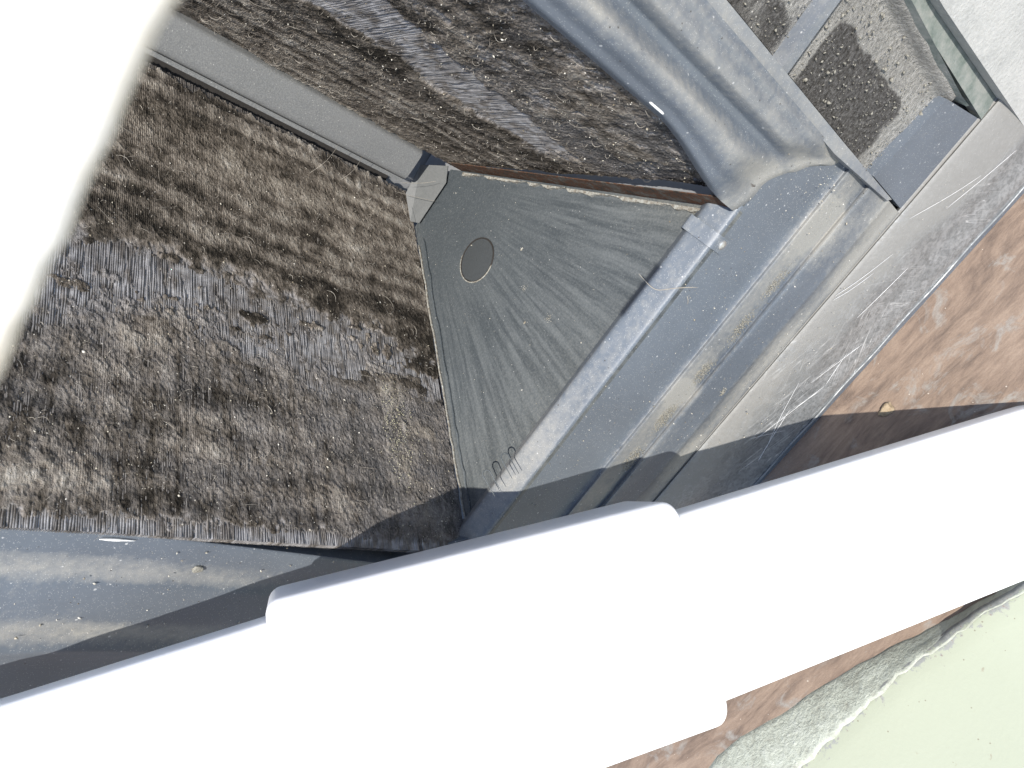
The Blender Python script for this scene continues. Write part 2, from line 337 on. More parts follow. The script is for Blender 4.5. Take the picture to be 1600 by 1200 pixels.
# ------------------------------------------------------------------ the coil unit
unit = bpy.data.objects.new('evaporator_coil', None); link(unit)
unit['label'] = 'dirty open V shaped air conditioner evaporator coil with grey painted drain pan'
unit['category'] = 'evaporator coil'
XD = 1.40
def coil(base, apex, nrm, u0, clean_fn, seed, label, ripple):
    b = np.array(base); a = np.array(apex); nrm = np.array(nrm); nrm = nrm / np.linalg.norm(nrm)
    L = np.linalg.norm(a - b); u1 = XD - (.004 if seed == 100 else .030)
    def P(u, w, h):
        u, w, h = np.broadcast_arrays(u, w, h)
        yz = b + (a - b) * w[..., None] + nrm * h[..., None]
        return np.concatenate([u[..., None], yz], -1)
    # core slab
    nw = 8; ww = np.linspace(0, 1, nw)
    ww = np.linspace(.06, 1, nw); g = P(np.array([u0, u1])[:, None], ww[None, :], np.full((2, nw), -.024))
    off = np.zeros(3); off[1:] = -nrm * .04
    core = slab('fin_coil', g, off, M['core'], unit); core['label'] = label
    # fins, one thin bent plate each, joined
    us = np.arange(u0 + FIN, u1, FIN); nf = len(us); K = 70; w = np.linspace(0, 1, K)
    fi = np.arange(nf)
    bend = (fbm(fi[:, None] * .35 + 0 * w[None], w[None] * 14 + 0 * fi[:, None], seed + 3, 3) - .5) * FIN * 1.5
    bend += (np.random.default_rng(seed).random((nf, 1)) - .5) * FIN * .35
    gap = (np.random.default_rng(seed + 1).random((nf, 1)) < .06) * FIN * .55 * sstep(.45, .6, fbm(fi[:, None] * .2 + 0 * w[None], w[None] * 6 + 0 * fi[:, None], seed + 9, 2))
    c = us[:, None] + bend + gap
    top = -.001 + (vnoise(fi[:, None] * .9 + 0 * w[None], w[None] * 40 + 0 * fi[:, None], seed + 5) - .5) * .004
    t = FIN * .41
    V = np.stack([P(c - t, w[None] + 0 * c, top - .020), P(c - t, w[None] + 0 * c, top), P(c + t, w[None] + 0 * c, top - .0006), P(c + t, w[None] + 0 * c, top - .020)], 2)  # nf,K,4,3
    idx = np.arange(nf * K * 4).reshape(nf, K, 4); F = []
    for k in range(3):
        F.append(np.stack([idx[:, :-1, k], idx[:, :-1, k + 1], idx[:, 1:, k + 1], idx[:, 1:, k]], -1).reshape(-1, 4))
    wv = w[None] + 0 * c; zf = b[1] + (a[1] - b[1]) * wv; df = wv * L; uf = c
    cf = clean_fn(uf, zf, fbm(uf * 9, df * 9, seed + 20, 5), fbm(uf * 42, df * 42, seed + 30, 4, .6), fbm(uf * 5, df * 28, seed + 40, 4))[0]
    Bf = fbm(uf * 42, df * 42, seed + 30, 4, .6); rw = .5 + .5 * np.sin(2 * np.pi * df * 12.5)
    soil = np.repeat(np.clip((1 - cf) + .9 * sstep(.50, .62, Bf) + .25 * (rw - .5), 0, 1)[:, :, None], 4, 2)
    fo = mesh_obj('fins', V.reshape(-1, 3), np.concatenate(F), M['fin'], core, smooth=False, attrs={'soil': soil}); fo['kind'] = 'stuff'
    # dirt mat
    nu, nw = 820, 380
    uu = np.linspace(u0, u1, nu)[:, None]; ww = np.linspace(0, 1, nw)[None, :]
    z = b[1] + (a[1] - b[1]) * ww
    d = ww * L
    A = fbm(uu * 9, d * 9 + 0 * uu, seed + 20, 5); B = fbm(uu * 42, d * 42 + 0 * uu, seed + 30, 4, .6)
    Cc = fbm(uu * 5, d * 28 + 0 * uu, seed + 40, 4); E_ = fbm(uu * 150, d * 150 + 0 * uu, seed + 50, 3, .7)
    fine = np.random.default_rng(seed + 60).random((nu, nw))
    clean, dirt_shade, rip = clean_fn(uu + 0 * ww, z + 0 * uu, A, B, Cc)
    ripw = .5 + .5 * np.sin(2 * np.pi * (d * ripple + 1.0 * (A - .5) + .7 * (Cc - .5)))
    h = .0025 + .006 * (A - .5) + .0032 * (B - .5) + .0036 * (E_ - .5) + .0011 * (fine - .5) + rip * .0015 * (ripw - .5) + .003 * dirt_shade
    thin = np.clip(sstep(1.44, 1.36, z) * (seed == 100) * (1 - sstep(.55, .85, A + .3 * (B - .5))) + .75 * sstep(1.44, 1.30, z) * (seed == 200) * (1 - sstep(.50, .62, A)), 0, 1)
    h = h * (1 - thin) + thin * (.0006 + .003 * (A - .5) + .0035 * (B - .5) + .0052 * (E_ - .5) + .0012 * (fine - .5))
    h = h * (1 - clean) + clean * (-.0040 + .008 * (B - .5) + .008 * (E_ - .5))
    edge = np.minimum(ww, 1 - ww) * L
    h = h - .014 * (1 - sstep(0, .018, edge + .02 * (B - .5)))
    D2 = fbm(uu * 60, d * 16, seed + 80, 4, .6)
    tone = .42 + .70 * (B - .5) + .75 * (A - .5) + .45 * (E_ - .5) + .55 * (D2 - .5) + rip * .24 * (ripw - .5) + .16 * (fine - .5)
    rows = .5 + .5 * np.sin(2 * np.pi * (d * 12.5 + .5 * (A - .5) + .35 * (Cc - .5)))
    tone = tone - .26 * dirt_shade + .07 * rip + .20 * (rows - .55) + .25 * (Cc - .5)  # darker where dirt lies thick, with overhang shading painted in
    # broken outer edge of the mat
    wj = ww + (B - .5) * .035 * (ww > .9) * (ww - .9) * 10
    pos = P(uu + 0 * ww, wj + 0 * uu, h)
    ii = np.arange(nu * nw).reshape(nu, nw)
    Fq = np.stack([ii[:-1, :-1], ii[:-1, 1:], ii[1:, 1:], ii[1:, :-1]], -1).reshape(-1, 4)
    if seed == 100: Fq = Fq[:, ::-1]
    pr = np.clip(.45 + .8 * rip + .4 * (A - .5) - .5 * dirt_shade, 0, 1)
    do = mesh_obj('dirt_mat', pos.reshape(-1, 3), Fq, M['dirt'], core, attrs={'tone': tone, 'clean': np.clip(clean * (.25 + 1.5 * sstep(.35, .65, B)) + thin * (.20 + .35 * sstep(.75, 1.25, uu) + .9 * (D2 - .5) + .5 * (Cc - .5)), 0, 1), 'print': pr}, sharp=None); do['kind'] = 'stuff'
    # loose lint
    r = np.random.default_rng(seed + 70); paths = []; rad = []
    for k in range(600):
        u = r.uniform(u0, u1 - .02); w0 = r.uniform(.02, .97); i = min(int((u - u0) / (u1 - u0) * nu), nu - 1); j = int(w0 * nw)
        if clean[i, j] > .5 and r.random() < .75: continue
        ang = r.uniform(0, 2 * np.pi); ln = r.exponential(.014) + .006; n = 5; curl = r.normal(0, 1.1)
        pu, pw, hh = u, w0, h[i, j] + .001; path = []
        lift = r.uniform(.0, .010)
        for q in range(n):
            path.append(P(np.array(pu), np.array(pw), np.array(hh + lift * math.sin(q / (n - 1) * math.pi))))
            pu += math.cos(ang) * ln / n; pw += math.sin(ang) * ln / n / L; ang += curl / n
        paths.append(path); rad.append(r.uniform(.00025, .00055))
    lo = tubes('lint', paths, rad, M['lint'], core, 3); lo['kind'] = 'stuff'
    pts = []; sz = []
    for k in range(900):
        u = r.uniform(u0, u1 - .01); w0 = r.beta(1.1, 1.6) * .96 + .02; i = min(int((u - u0) / (u1 - u0) * nu), nu - 1); j = int(w0 * nw)
        pts.append(P(np.array(u), np.array(w0), np.array(max(h[i, j], -.004) + .0005))); sz.append(min(.0012 + r.exponential(.0009), .005))
    co = crumbs('crumbs', pts, sz, M['grit'], core); co['kind'] = 'stuff'
    return core
def clean_one(u, z, A, B, C):       # coil below the apex bar: washed band half way up, clean fin ends at the pan
    up = 1.575 + .05 * (B - .5) + .12 * (A - .5) - .02 * (u - .8); lo = 1.40 + .16 * (A - .5) + .12 * (B - .5)
    band = sstep(-.012, .03, up - z) * sstep(-.05, .09, z - lo) * sstep(.40, .47, .66 * C + .5 * (1.22 - u) * .4 + .14 + .45 * (B - .5))
    foot = sstep(0, .012, 1.045 + .06 * (B - .5) - z)
    dirt_shade = np.exp(-((z - 1.62) / .045) ** 2) + .55 * sstep(1.42, 1.2, z) * sstep(.8, .2, A)
    return np.clip(band + foot, 0, 1), np.clip(dirt_shade, 0, 1), sstep(1.56, 1.68, z)
def clean_two(u, z, A, B, C):
    up = 1.475 + .03 * (B - .5) + .05 * (A - .5); lo = 1.33 + .12 * (u - .9) + .05 * (B - .5)
    band = sstep(-.006, .006, up - z) * sstep(-.006, .01, z - lo) * sstep(1.30, 1.22, u + .2 * (B - .5))
    spots = sstep(.60, .66, B * .6 + C * .4) * sstep(1.35, 1.15, z) * .8
    dirt_shade = np.exp(-((z - 1.52) / .04) ** 2) + .9 * sstep(.95, 1.3, u) * sstep(1.35, 1.1, z)
    return np.clip(band + spots, 0, 1), np.clip(dirt_shade, 0, 1), sstep(1.46, 1.58, z)
c1 = coil((1.005, 1.012), (.468, 2.110), (-.898, -.44), .10, clean_one, 100, 'dirt matted fin coil with a washed grey band half way up', 15)
c2 = coil((-.116, .985), (.306, 1.985), (.922, -.388), .10, clean_two, 200, 'dirt matted fin coil beside the wide ribbed pan rail', 15)
# tube sheet edges between coils and end plate
def edge_strip(name, line, width_dir, width, mat, parent, n=60, amp=.006, seed=0, th=.006, label=None):
    p0, p1 = np.array(line[0]), np.array(line[1]); t = np.linspace(0, 1, n)
    base = p0 + (p1 - p0) * t[:, None]; wd = np.array(width_dir, float)
    j = (fbm(t * 30, t * 0, seed, 4) - .5)[:, None] * amp * 2
    cols = np.linspace(0, 1, 4)
    g = base[:, None, :] + wd * (width * cols[None, :, None] + j[:, None, :] * cols[None, :, None])
    o = slab(name, g, np.array([th, 0, 0]) if abs(wd[0]) < .5 else np.array([0, .004, .004]), mat, parent)
    if label: o['label'] = label
    return o
edge_strip('tube_sheet', ((XD - .075, -.066, 1.00), (XD - .055, .292, 1.93)), (1, 0, 0), .068, M['rust'], c2, seed=3, label='rusted strip along the bottom edge of the coil')
edge_strip('tube_sheet', ((XD - .022, .975, 1.09), (XD - .02, .585, 1.88)), (1, 0, 0), .026, M['rust'], c1, seed=5, label='thin rust brown strip beside the end plate')

# end plate (horizontal, at the foot of the V)
n = 40; zz = np.linspace(1.0, 1.975, n); yy = []
ylo = .388 * zz - .464 + .012; yhi = 1.502 - .49 * zz - .004
g = np.stack([np.stack([np.full(n, XD), ylo + (yhi - ylo) * k, zz], -1) for k in np.linspace(0, 1, 26)], 1)
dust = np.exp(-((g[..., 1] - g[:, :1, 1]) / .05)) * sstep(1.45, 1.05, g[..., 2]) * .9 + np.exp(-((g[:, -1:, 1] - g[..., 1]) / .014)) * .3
dust = dust + .32 * sstep(1.42, 1.05, g[..., 2]) * sstep(.15, .45, g[..., 1])  # paler lower region: sheen painted in through the dust mask
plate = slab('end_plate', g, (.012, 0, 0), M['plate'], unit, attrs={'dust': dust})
plate['label'] = 'dark grey triangular plate with dried water streaks'
# crusted edge along the rusted side and a folded seam along the other side
edge_strip('scale_crust', ((XD - .010, -.045, 1.02), (XD - .010, .292, 1.90)), (0, .93, -.36), .005, M['scale'], plate, n=120, amp=.010, seed=8, th=.010)
t = np.linspace(0, 1, 80); wob = (fbm(t * 26, t * 0, 12, 4) - .5) * .012
tubes('seam_ridge', [np.stack([np.full(80, XD - .003), 1.502 - .49 * (1.06 + .84 * t) - .036 + wob, 1.06 + .84 * t], -1)], [.0035], M['plate'], plate, 6)
tubes('sealant_line', [np.stack([np.full(80, XD - .004), 1.502 - .49 * (1.04 + .86 * t) - .010 + wob * .7, 1.04 + .86 * t], -1)], [.0030], M['scale'], plate, 5)
# round knockout
def ellipse_ring(cx, cy, ry_, rz_, n=48, a0=0, a1=2 * math.pi):
    th = np.linspace(a0, a1, n); return np.stack([np.full(n, 0), cx + ry_ * np.cos(th), cy + rz_ * np.sin(th)], -1)
kc = (.450, 1.630); kr = .066
th = np.linspace(0, 2 * math.pi, 41)
g = np.stack([np.stack([np.full(41, XD - .004 + .0032 * (k > .9)), kc[0] + kr * k * np.cos(th), kc[1] + kr * k * np.sin(th)], -1) for k in (.02, .5, .93, 1.0)], 1)
slab('knockout_disc', g, (.006, 0, 0), M['disc'], plate)
ring = ellipse_ring(kc[0], kc[1], kr + .002, kr + .002, 40, -1.9, 1.25); ring[:, 0] = XD - .002
ring2 = ellipse_ring(kc[0], kc[1], kr, kr, 60); ring2[:, 0] = XD - .001
tubes('knockout_groove', [ring2], [.0026], M['core'], plate, 5)
tubes('scale_ring', [ring], [.0022], M['scale'], plate, 5)
# dust splats
pts = []; sz = []
for (y, z, r_) in [(.405, 1.404, .012), (.412, 1.269, .011), (.47, 1.33, .004), (.335, 1.50, .004)]:
    for k in range(45):
        q = rng.normal(size=2) * r_ * .45; pts.append((XD - .0008, y + q[0], z + q[1])); sz.append(rng.uniform(.0006, .0020))
for k in range(420):
    z = rng.uniform(1.02, 1.9); lo, hi = .388 * z - .45, 1.49 - .49 * z; pts.append((XD - .0006, rng.uniform(lo, hi), z)); sz.append(.0006 + rng.exponential(.0006))
o = crumbs('dust_spots', pts, sz, M['grit'], plate, .35); o['kind'] = 'stuff'

# apex bar and bracket
def bar(prof, u0, u1, mat, name, parent, off, n=14, dust=None):
    prof = np.asarray(prof); us = np.linspace(u0, u1, n)
    g = np.stack([np.concatenate([np.full((len(prof), 1), u), prof[:, :2]], 1) for u in us], 0)
    return slab(name, g, off, mat, parent, attrs={'dust': np.zeros(g.shape[:2])})
pf = rounded([(.300, 1.985), (.312, 1.962), (.332, 1.960), (.405, 1.968), (.412, 1.995)], .3)
ab = bar(pf, .05, 1.275, M['apex'], 'apex_bar', unit, (0, .002, .012))
ab['label'] = 'plain grey metal strip along the peak between the coils'
bar(np.array([(.330, 2.20), (.50, 2.20)]), .05, 1.36, M['core'], 'apex_gap_shade', ab, (0, 0, .01))  # near-black strip painting the shade in the gap below the bar
bar(np.array([(.416, 2.004), (.428, 2.006)]), .05, 1.29, M['apex'], 'apex_rib', ab, (0, 0, .006))
# bracket: folded plate leaning against the end plate
def plates(name, corners, mat, parent, off, attr_dust=.2):
    n_ = len(corners); v = [tuple(c) for c in corners] + [tuple(np.array(c) + off) for c in corners]
    f = [tuple(range(n_)), tuple(range(n_, 2 * n_))[::-1]] + [(k, n_ + k, n_ + (k + 1) % n_, (k + 1) % n_) for k in range(n_)]
    o = fixnormals(mesh_obj(name, v, f, mat, parent, smooth=False, attrs={'dust': np.full(2 * n_, attr_dust)})); return o
BRC = [(1.335, .456, 2.02), (1.335, .356, 2.033), (1.382, .309, 1.972), (1.388, .352, 1.942), (1.388, .507, 1.950), (1.373, .520, 1.974)]
br = plates('apex_bracket', BRC, M['apexd'], unit, np.array((.006, 0, .006)))
br['label'] = 'small folded grey bracket where the strip meets the plate'

# ---- pan rails
def dust_of(cols): return cols
def front_rail():
    # (X at z=1, z, dust)
    pr = [(1.285, 1.080, .1), (1.292, 1.062, .1), (1.372, 1.012, .15), (1.392, 1.001, .10), (1.42, 1.000, .0), (1.60, 1.000, .05), (1.628, .996, .25), (1.640, .984, .30), (1.665, .986, .42), (1.72, .992, .34), (1.742, .994, .15),
          (1.752, .984, .35), (1.765, .976, .15), (1.86, .978, .05), (1.884, .977, .2), (1.896, .985, .35), (1.93, .992, .55), (1.965, .992, .5), (1.985, 1.03, .2)]
    pr = rounded(pr, .28, 3)
    ny_ = 90; ys = np.linspace(-.303, 1.45, ny_)
    g = np.zeros((len(pr), ny_, 3)); du = np.zeros((len(pr), ny_))
    for j, y in enumerate(ys):
        g[:, j, 0] = pr[:, 0] * pr[:, 1]; g[:, j, 1] = y * pr[:, 1]; g[:, j, 2] = pr[:, 1]
        nz_ = fbm(pr[:, 0] * 9, np.full(len(pr), y * 7), 31, 4)
        du[:, j] = pr[:, 2] * (.45 + 1.1 * nz_) + .55 * sstep(.0, -.12, y) * sstep(1.44, 1.9, pr[:, 0]) * nz_ + .30 * sstep(.35, .75, y) * sstep(1.42, 1.36, pr[:, 0])
        near = np.exp(-((pr[:, 0] - 1.70) / .05) ** 2) * sstep(.52, .72, vnoise(np.full(len(pr), y * 11), pr[:, 0] * 0 + 3, 5)); du[:, j] += .8 * near
    # keep the pan opening free: the lip only runs between the rails
    keep = pr[:, 0] < 1.40
    g[keep, :, 1] = np.clip(g[keep, :, 1], -.075 * pr[keep, 1][:, None], 1.03 * pr[keep, 1][:, None])
    return slab('drain_pan', g, (.012, 0, .014), M['pan'], unit, attrs={'dust': du}, sharp=50)
pan = front_rail(); pan['label'] = 'grey painted stepped pan front with a pale lip'
def side_rail():
    # (y at z=1, relief toward the viewer, dust)
    pr = [(-.100, -.030, .0), (-.106, -.004, .0), (-.122, .006, .0), (-.134, .022, .05), (-.150, .032, .40), (-.163, .030, .60), (-.176, .010, .25), (-.187, -.004, .0), (-.200, -.004, .0), (-.211, .012, .2), (-.224, .026, .50),
          (-.240, .027, .42), (-.256, .018, .25), (-.268, .020, .35), (-.280, .012, .2), (-.285, .012, .2)]
    pr = rounded(pr, .3, 3); nx = 90; xs = np.linspace(.20, 1.56, nx)
    g = np.zeros((nx, len(pr), 3)); du = np.zeros((nx, len(pr)))
    xe = np.interp(-pr[:, 0], [.10, .125, .185, .23, .285], [1.385, 1.40, 1.45, 1.53, 1.60]) + .010 * np.sin(pr[:, 0] * 90)
    for i, tt in enumerate(np.linspace(0, 1, nx)):
        x = .20 + (xe - .20) * tt
        f = 1 - sstep(xe - .13, xe - .035, x)
        z = .968 - pr[:, 1] * f + .020 * sstep(xe - .16, xe - .02, x) + .022 * sstep(xe - .012, xe, x)
        yb = pr[:, 0] + 0
        lift = sstep(1.02, 1.34, x) * np.clip((pr[:, 0] + .185) / .085, 0, 1)
        yb = yb + lift * .045                       # the rail widens towards the corner
        g[i, :, 0] = x * z; g[i, :, 1] = yb * z; g[i, :, 2] = z
        nz_ = fbm(x * 8, pr[:, 0] * 20, 41, 4)
        du[i] = pr[:, 2] * (.30 + .85 * nz_) + (1 - f) * .75 * nz_ + .06
    return slab('pan_rail', g, (0, -.002, .012), M['pan'], unit, attrs={'dust': du}, sharp=50)
sr = side_rail(); sr['label'] = 'wide ribbed pan rail with dust on its ridges'
def low_rail():
    pr = [(.900, 1.10, 0), (.985, 1.012, 0), (.991, 1.003, 0), (1.00, 1.000, .0), (1.035, 1.000, .0), (1.058, 1.004, .45), (1.085, 1.008, .58), (1.105, 1.004, .35), (1.125, .998, .03), (1.21, .996, .05), (1.235, 1.000, .45), (1.265, 1.004, .45), (1.29, .998, .2), (1.312, .992, .1), (1.330, 1.020, .1), (1.60, 1.03, .1)]
    pr = rounded(pr, .28, 3); nx = 60; xs = np.linspace(.1, 1.40, nx)
    g = np.zeros((nx, len(pr), 3)); du = np.zeros((nx, len(pr)))
    for i, x in enumerate(xs):
        sk = max(.085 * (x - .655), -.010)                      # runs slightly off square
        if x > 1.15: sk -= .55 * (x - 1.15) ** 1.0 * 1.0
        z = pr[:, 1] + .018
        g[i, :, 0] = x * z; g[i, :, 1] = (pr[:, 0] + sk + .010) * z; g[i, :, 2] = z
        nz_ = fbm(np.full(len(pr), x * 7), pr[:, 0] * 16, 51, 4)
        du[i] = pr[:, 2] * (.4 + .95 * nz_) * (1 - .6 * sstep(.7, 1.0, x))
    return slab('pan_rail', g, (0, .002, .012), M['pan'], unit, attrs={'dust': du}, sharp=50)
lr = low_rail(); lr['label'] = 'pan rail with two long dusty grooves below the coil'
# rim flange of the rail, ending in a sharp tip
def quad_prism(name, a, b, mat, parent, dust=.2, n=24, off=(0, 0, .02)):
    """a, b: two polylines of (X,Y,Z) of the same length -> ribbon with thickness"""
    a = np.asarray(a, float); b = np.asarray(b, float)
    t = np.linspace(0, 1, n); s0 = np.linspace(0, 1, len(a))
    A = np.stack([np.interp(t, s0, a[:, k]) for k in range(3)], 1); B = np.stack([np.interp(t, s0, b[:, k]) for k in range(3)], 1)
    g = A[:, None] * (1 - np.linspace(0, 1, 5)[None, :, None]) + B[:, None] * np.linspace(0, 1, 5)[None, :, None]
    d = dust * (.5 + fbm(g[..., 0] * 12, g[..., 1] * 12, 61, 4))
    return slab(name, g, off, mat, parent, attrs={'dust': d, 'stain_and_shade': np.zeros(d.shape)})
z = .962
rim = quad_prism('rim_flange', [(.3 * z, -.283 * z, z), (1.30 * z, -.281 * z, z), (1.55 * z, -.279 * z, z), (1.87 * z, -.300 * z, z)],
           [(.3 * z, -.308 * z, z), (1.30 * z, -.308 * z, z), (1.55 * z, -.308 * z, z), (1.885 * z, -.310 * z, z)], M['lip'], unit, .35, 40, (0, 0, .045))
rim['label'] = 'thin raised pan rim ending in a sharp tip'
# ---- side tray beyond the rim
zt = 1.02
nx, nyy = 70, 40
xs = np.linspace(.5, 1.80, nx); ys = np.linspace(-.309, -.556, nyy)
g = np.zeros((nx, nyy, 3)); st = np.zeros((nx, nyy))
for i, x in enumerate(xs):
    zz_ = zt + .010 * (fbm(np.full(nyy, x * 14), ys * 14, 71, 4) - .5) - .03 * sstep(-.51, -.556, ys)
    g[i, :, 0] = x * zz_; g[i, :, 1] = ys * zz_; g[i, :, 2] = zz_
    a1 = sstep(1.25, 1.30, x) * sstep(1.70, 1.60, x) * sstep(-.47, -.43, ys + .03 * (fbm(np.full(nyy, x * 22), ys * 8, 78, 3) - .5)) 
    a2 = .8 * sstep(1.21, 1.16, x) * sstep(.95, 1.02, x) * sstep(-.40, -.36, ys)
    rim_shade = .7 * sstep(-.345, -.32, ys) * sstep(1.72, 1.62, x)  # dark strip along the rim: recess shadow painted into the mask
    rg = fbm(np.full(nyy, x * 26), ys * 26, 77, 4) - .5
    st[i] = np.maximum(np.maximum(a1, a2), rim_shade * .7) * .88 + .45 * rg * np.maximum(a1, a2)
tray = slab('side_tray', g, (0, 0, .012), M['tray'], unit, attrs={'stain_and_shade': st})
tray['label'] = 'dust caked side tray with a black mould patch'
z = .985
quad_prism('tray_rib', [(1.222 * z, -.305 * z, z), (1.215 * z, -.552 * z, z)], [(1.247 * z, -.305 * z, z), (1.238 * z, -.552 * z, z)], M['lip'], tray, .3, 20, (0, 0, .035))
z = .990
en = quad_prism('tray_end_step', [(1.745 * z, -.3115 * z, z), (1.775 * z, -.536 * z, z)], [(1.945 * z, -.3115 * z, z - .004), (1.945 * z, -.575 * z, z - .004)], M['pan'], tray, .05, 30, (0, 0, .04))
z = .985
tw = quad_prism('tray_wall', [(.8 * z, -.545 * z, z + .02), (1.80 * z, -.553 * z, z + .02), (1.868 * z, -.566 * z, z)], [(.8 * z, -.556 * z, z - .01), (1.80 * z, -.562 * z, z - .01), (1.868 * z, -.570 * z, z - .005)], M['green'], tray, .4, 30, (0, 0, .03))
z = .99
fl = quad_prism('green_side_strip', [(.8 * z, -.560 * z, z), (1.5 * z, -.562 * z, z), (2.14 * z, -.592 * z, z)], [(.8 * z, -.622 * z, z + .01), (1.5 * z, -.624 * z, z + .01), (2.14 * z, -.668 * z, z + .01)], M['green'], unit, .4, 30, (0, 0, .03))
fl['label'] = 'green weathered strip beyond the side tray'
z = .965
sp = quad_prism('side_panel', [(.8 * z, -.600 * z, z), (1.5 * z, -.612 * z, z), (2.19 * z, -.672 * z, z)], [(.8 * z, -1.05 * z, z - .02), (1.5 * z, -1.05 * z, z - .02), (2.16 * z, -1.05 * z, z - .02)], M['pale'], unit, .4, 30, (0, 0, .03))
sp['label'] = 'pale dusty casing panel at the outer side'
# ---- galvanised bottom flange
pr = rounded([(1.962, 1.005, .3), (1.975, .984, .75), (2.05, .974, .70), (2.12, .968, .50), (2.22, .964, .30), (2.30, .958, .0), (2.40, .942, .0), (2.43, .940, .0)], .3, 3)
ny_ = 70; ys = np.linspace(-.98, 1.6, ny_); g = np.zeros((len(pr), ny_, 3)); du = np.zeros((len(pr), ny_))
for j, y in enumerate(ys):
    zz_ = pr[:, 1] + .004 * (fbm(pr[:, 0] * 4, np.full(len(pr), y * 3), 81, 3) - .5)
    g[:, j, 0] = pr[:, 0] * zz_; g[:, j, 1] = y * zz_; g[:, j, 2] = zz_
    du[:, j] = pr[:, 2] * (.6 + .8 * fbm(pr[:, 0] * 8, np.full(len(pr), y * 6), 82, 4)) + .75 * sstep(-.30, -.52, y) * sstep(2.30, 2.1, pr[:, 0])
g[-1, :, 0] = XG - .022; 
gal = slab('base_flange', g, (0, 0, .012), M['galv'], unit, attrs={'dust': du}, sharp=50)
gal['label'] = 'scratched galvanised sheet flange along the base'
q = np.zeros((2, 40, 3)); q[0, :, 0] = XG - .024; q[1, :, 0] = XG - .001; q[:, :, 1] = np.linspace(-.93, 1.5, 40)[None]; q[:, :, 2] = .936
slab('flange_hem', q, (0, 0, .016), M['pan'], gal, attrs={'dust': np.full((2, 40), .1)})
bd = np.stack([np.full(60, XG - .0235), np.linspace(-.95, 1.5, 60), .9385 + .0015 * np.sin(np.linspace(0, 60, 60))], -1)
tubes('glint_bead', [bd], [.0042], M['galvedge'], gal, 8)  # bead added along the edge to catch a highlight line
# casing behind the pan
def box(name, lo, hi, mat, parent):
    (x0, y0, z0), (x1, y1, z1) = lo, hi
    v = [(x0, y0, z0), (x1, y0, z0), (x1, y1, z0), (x0, y1, z0), (x0, y0, z1), (x1, y0, z1), (x1, y1, z1), (x0, y1, z1)]
    return fixnormals(mesh_obj(name, v, [(0, 1, 2, 3), (4, 7, 6, 5), (0, 4, 5, 1), (1, 5, 6, 2), (2, 6, 7, 3), (3, 7, 4, 0)], mat, parent, smooth=False))
box('casing_base', (1.46, -.96, 1.09), (XG - .003, 1.46, 2.2), M['casing'], unit)
box('casing_back', (.05, -.96, 2.21), (XG - .003, 1.46, 2.24), M['casing'], unit)
# ---- clip on the lip
def folded(name, path, half, axis, mat, parent, th, n_round=3):
    p = rounded(path, .25, n_round); a = np.asarray(axis, float)
    g = np.stack([p - a * half, p - a * half * .3, p + a * half * .3, p + a * half], 1)
    return slab(name, g, th, mat, parent, attrs={'dust': np.full(g.shape[:2], .12)})
clip = folded('lip_clip', [(1.395, .017, 1.094), (1.360, .017, 1.072), (1.364, .017, 1.058), (1.380, .017, 1.008), (1.388, .017, .993), (1.432, .017, .9925)], .0175, (0, 1, 0), M['pan'], unit, (.007, 0, .007))
clip['label'] = 'small metal clip hooked over the pale lip'
th = np.linspace(0, 2 * math.pi, 25)
g = np.stack([np.stack([1.414 + .0105 * k * np.cos(th), .015 + .0105 * k * np.sin(th), np.full(25, .986 + .004 * k * k)], -1) for k in (.05, .5, .8, 1.0)], 1)
slab('clip_screw', g, (0, 0, .005), M['screw'], clip)
# two pressed slots near the lower end of the lip
def slot(name, p0, p1, r):
    p0 = np.array(p0); p1 = np.array(p1); d = (p1 - p0) / np.linalg.norm(p1 - p0); nrm_ = np.array([-.55, 0, -.83]); s = np.cross(d, nrm_); s /= np.linalg.norm(s)
    pts = [p1 + s * r]
    for k in range(13):
        a = math.pi / 2 + k / 12 * math.pi; pts.append(p0 + d * r * math.cos(a) + s * r * math.sin(a))
    pts.append(p1 - s * r)
    return tubes(name, [np.array(pts)], [.0019], M['plate'], pan, 6)
slot('pressed_slot', (1.340, .722, 1.062), (1.352, .735, 1.010), .0105)
slot('pressed_slot', (1.322, .782, 1.062), (1.340, .797, 1.010), .0105)
# loose grit on the pan
pts = []; sz = []
def put(n, f):
    for k in range(n):
        p, s_ = f(); pts.append(p); sz.append(s_)
def on(X, Y, z): return (X * z, Y * z, z)
put(380, lambda: (on(rng.uniform(1.40, 1.62), rng.uniform(-.05, .95), .9985), .0006 + rng.exponential(.0007)))
put(420, lambda: (on(rng.normal(1.93, .022), rng.uniform(-.25, 1.0), .990), .0005 + rng.exponential(.0006)))
put(240, lambda: (on(rng.normal(1.60, .10), rng.normal(-.20, .05), .968), .0005 + rng.exponential(.0007)))
put(200, lambda: (on(rng.uniform(1.76, 1.88), rng.uniform(-.25, .9), .975), .0006 + rng.exponential(.0007)))
put(160, lambda: (on(rng.uniform(.3, 1.0), rng.uniform(1.0, 1.3), 1.0145), .0006 + rng.exponential(.0010)))
put(220, lambda: (on(rng.uniform(2.0, 2.2), rng.uniform(-.5, .8), .955), .0007 + rng.exponential(.0009)))
o = crumbs('grit', pts, sz, M['grit'], unit, .5); o['kind'] = 'stuff'
def clump(cx, cy, z, rx_, ry_, n):
    pts = []; sz = []
    for k in range(n):
        q = rng.normal(size=2) * .5; pts.append(((cx + q[0] * rx_) * z, (cy + q[1] * ry_) * z, z + .002 - .004 * math.exp(-q @ q))); sz.append(rng.uniform(.0012, .0034))
    o = crumbs('dust_clump', pts, sz, M['sand'], unit, .6); o['kind'] = 'stuff'
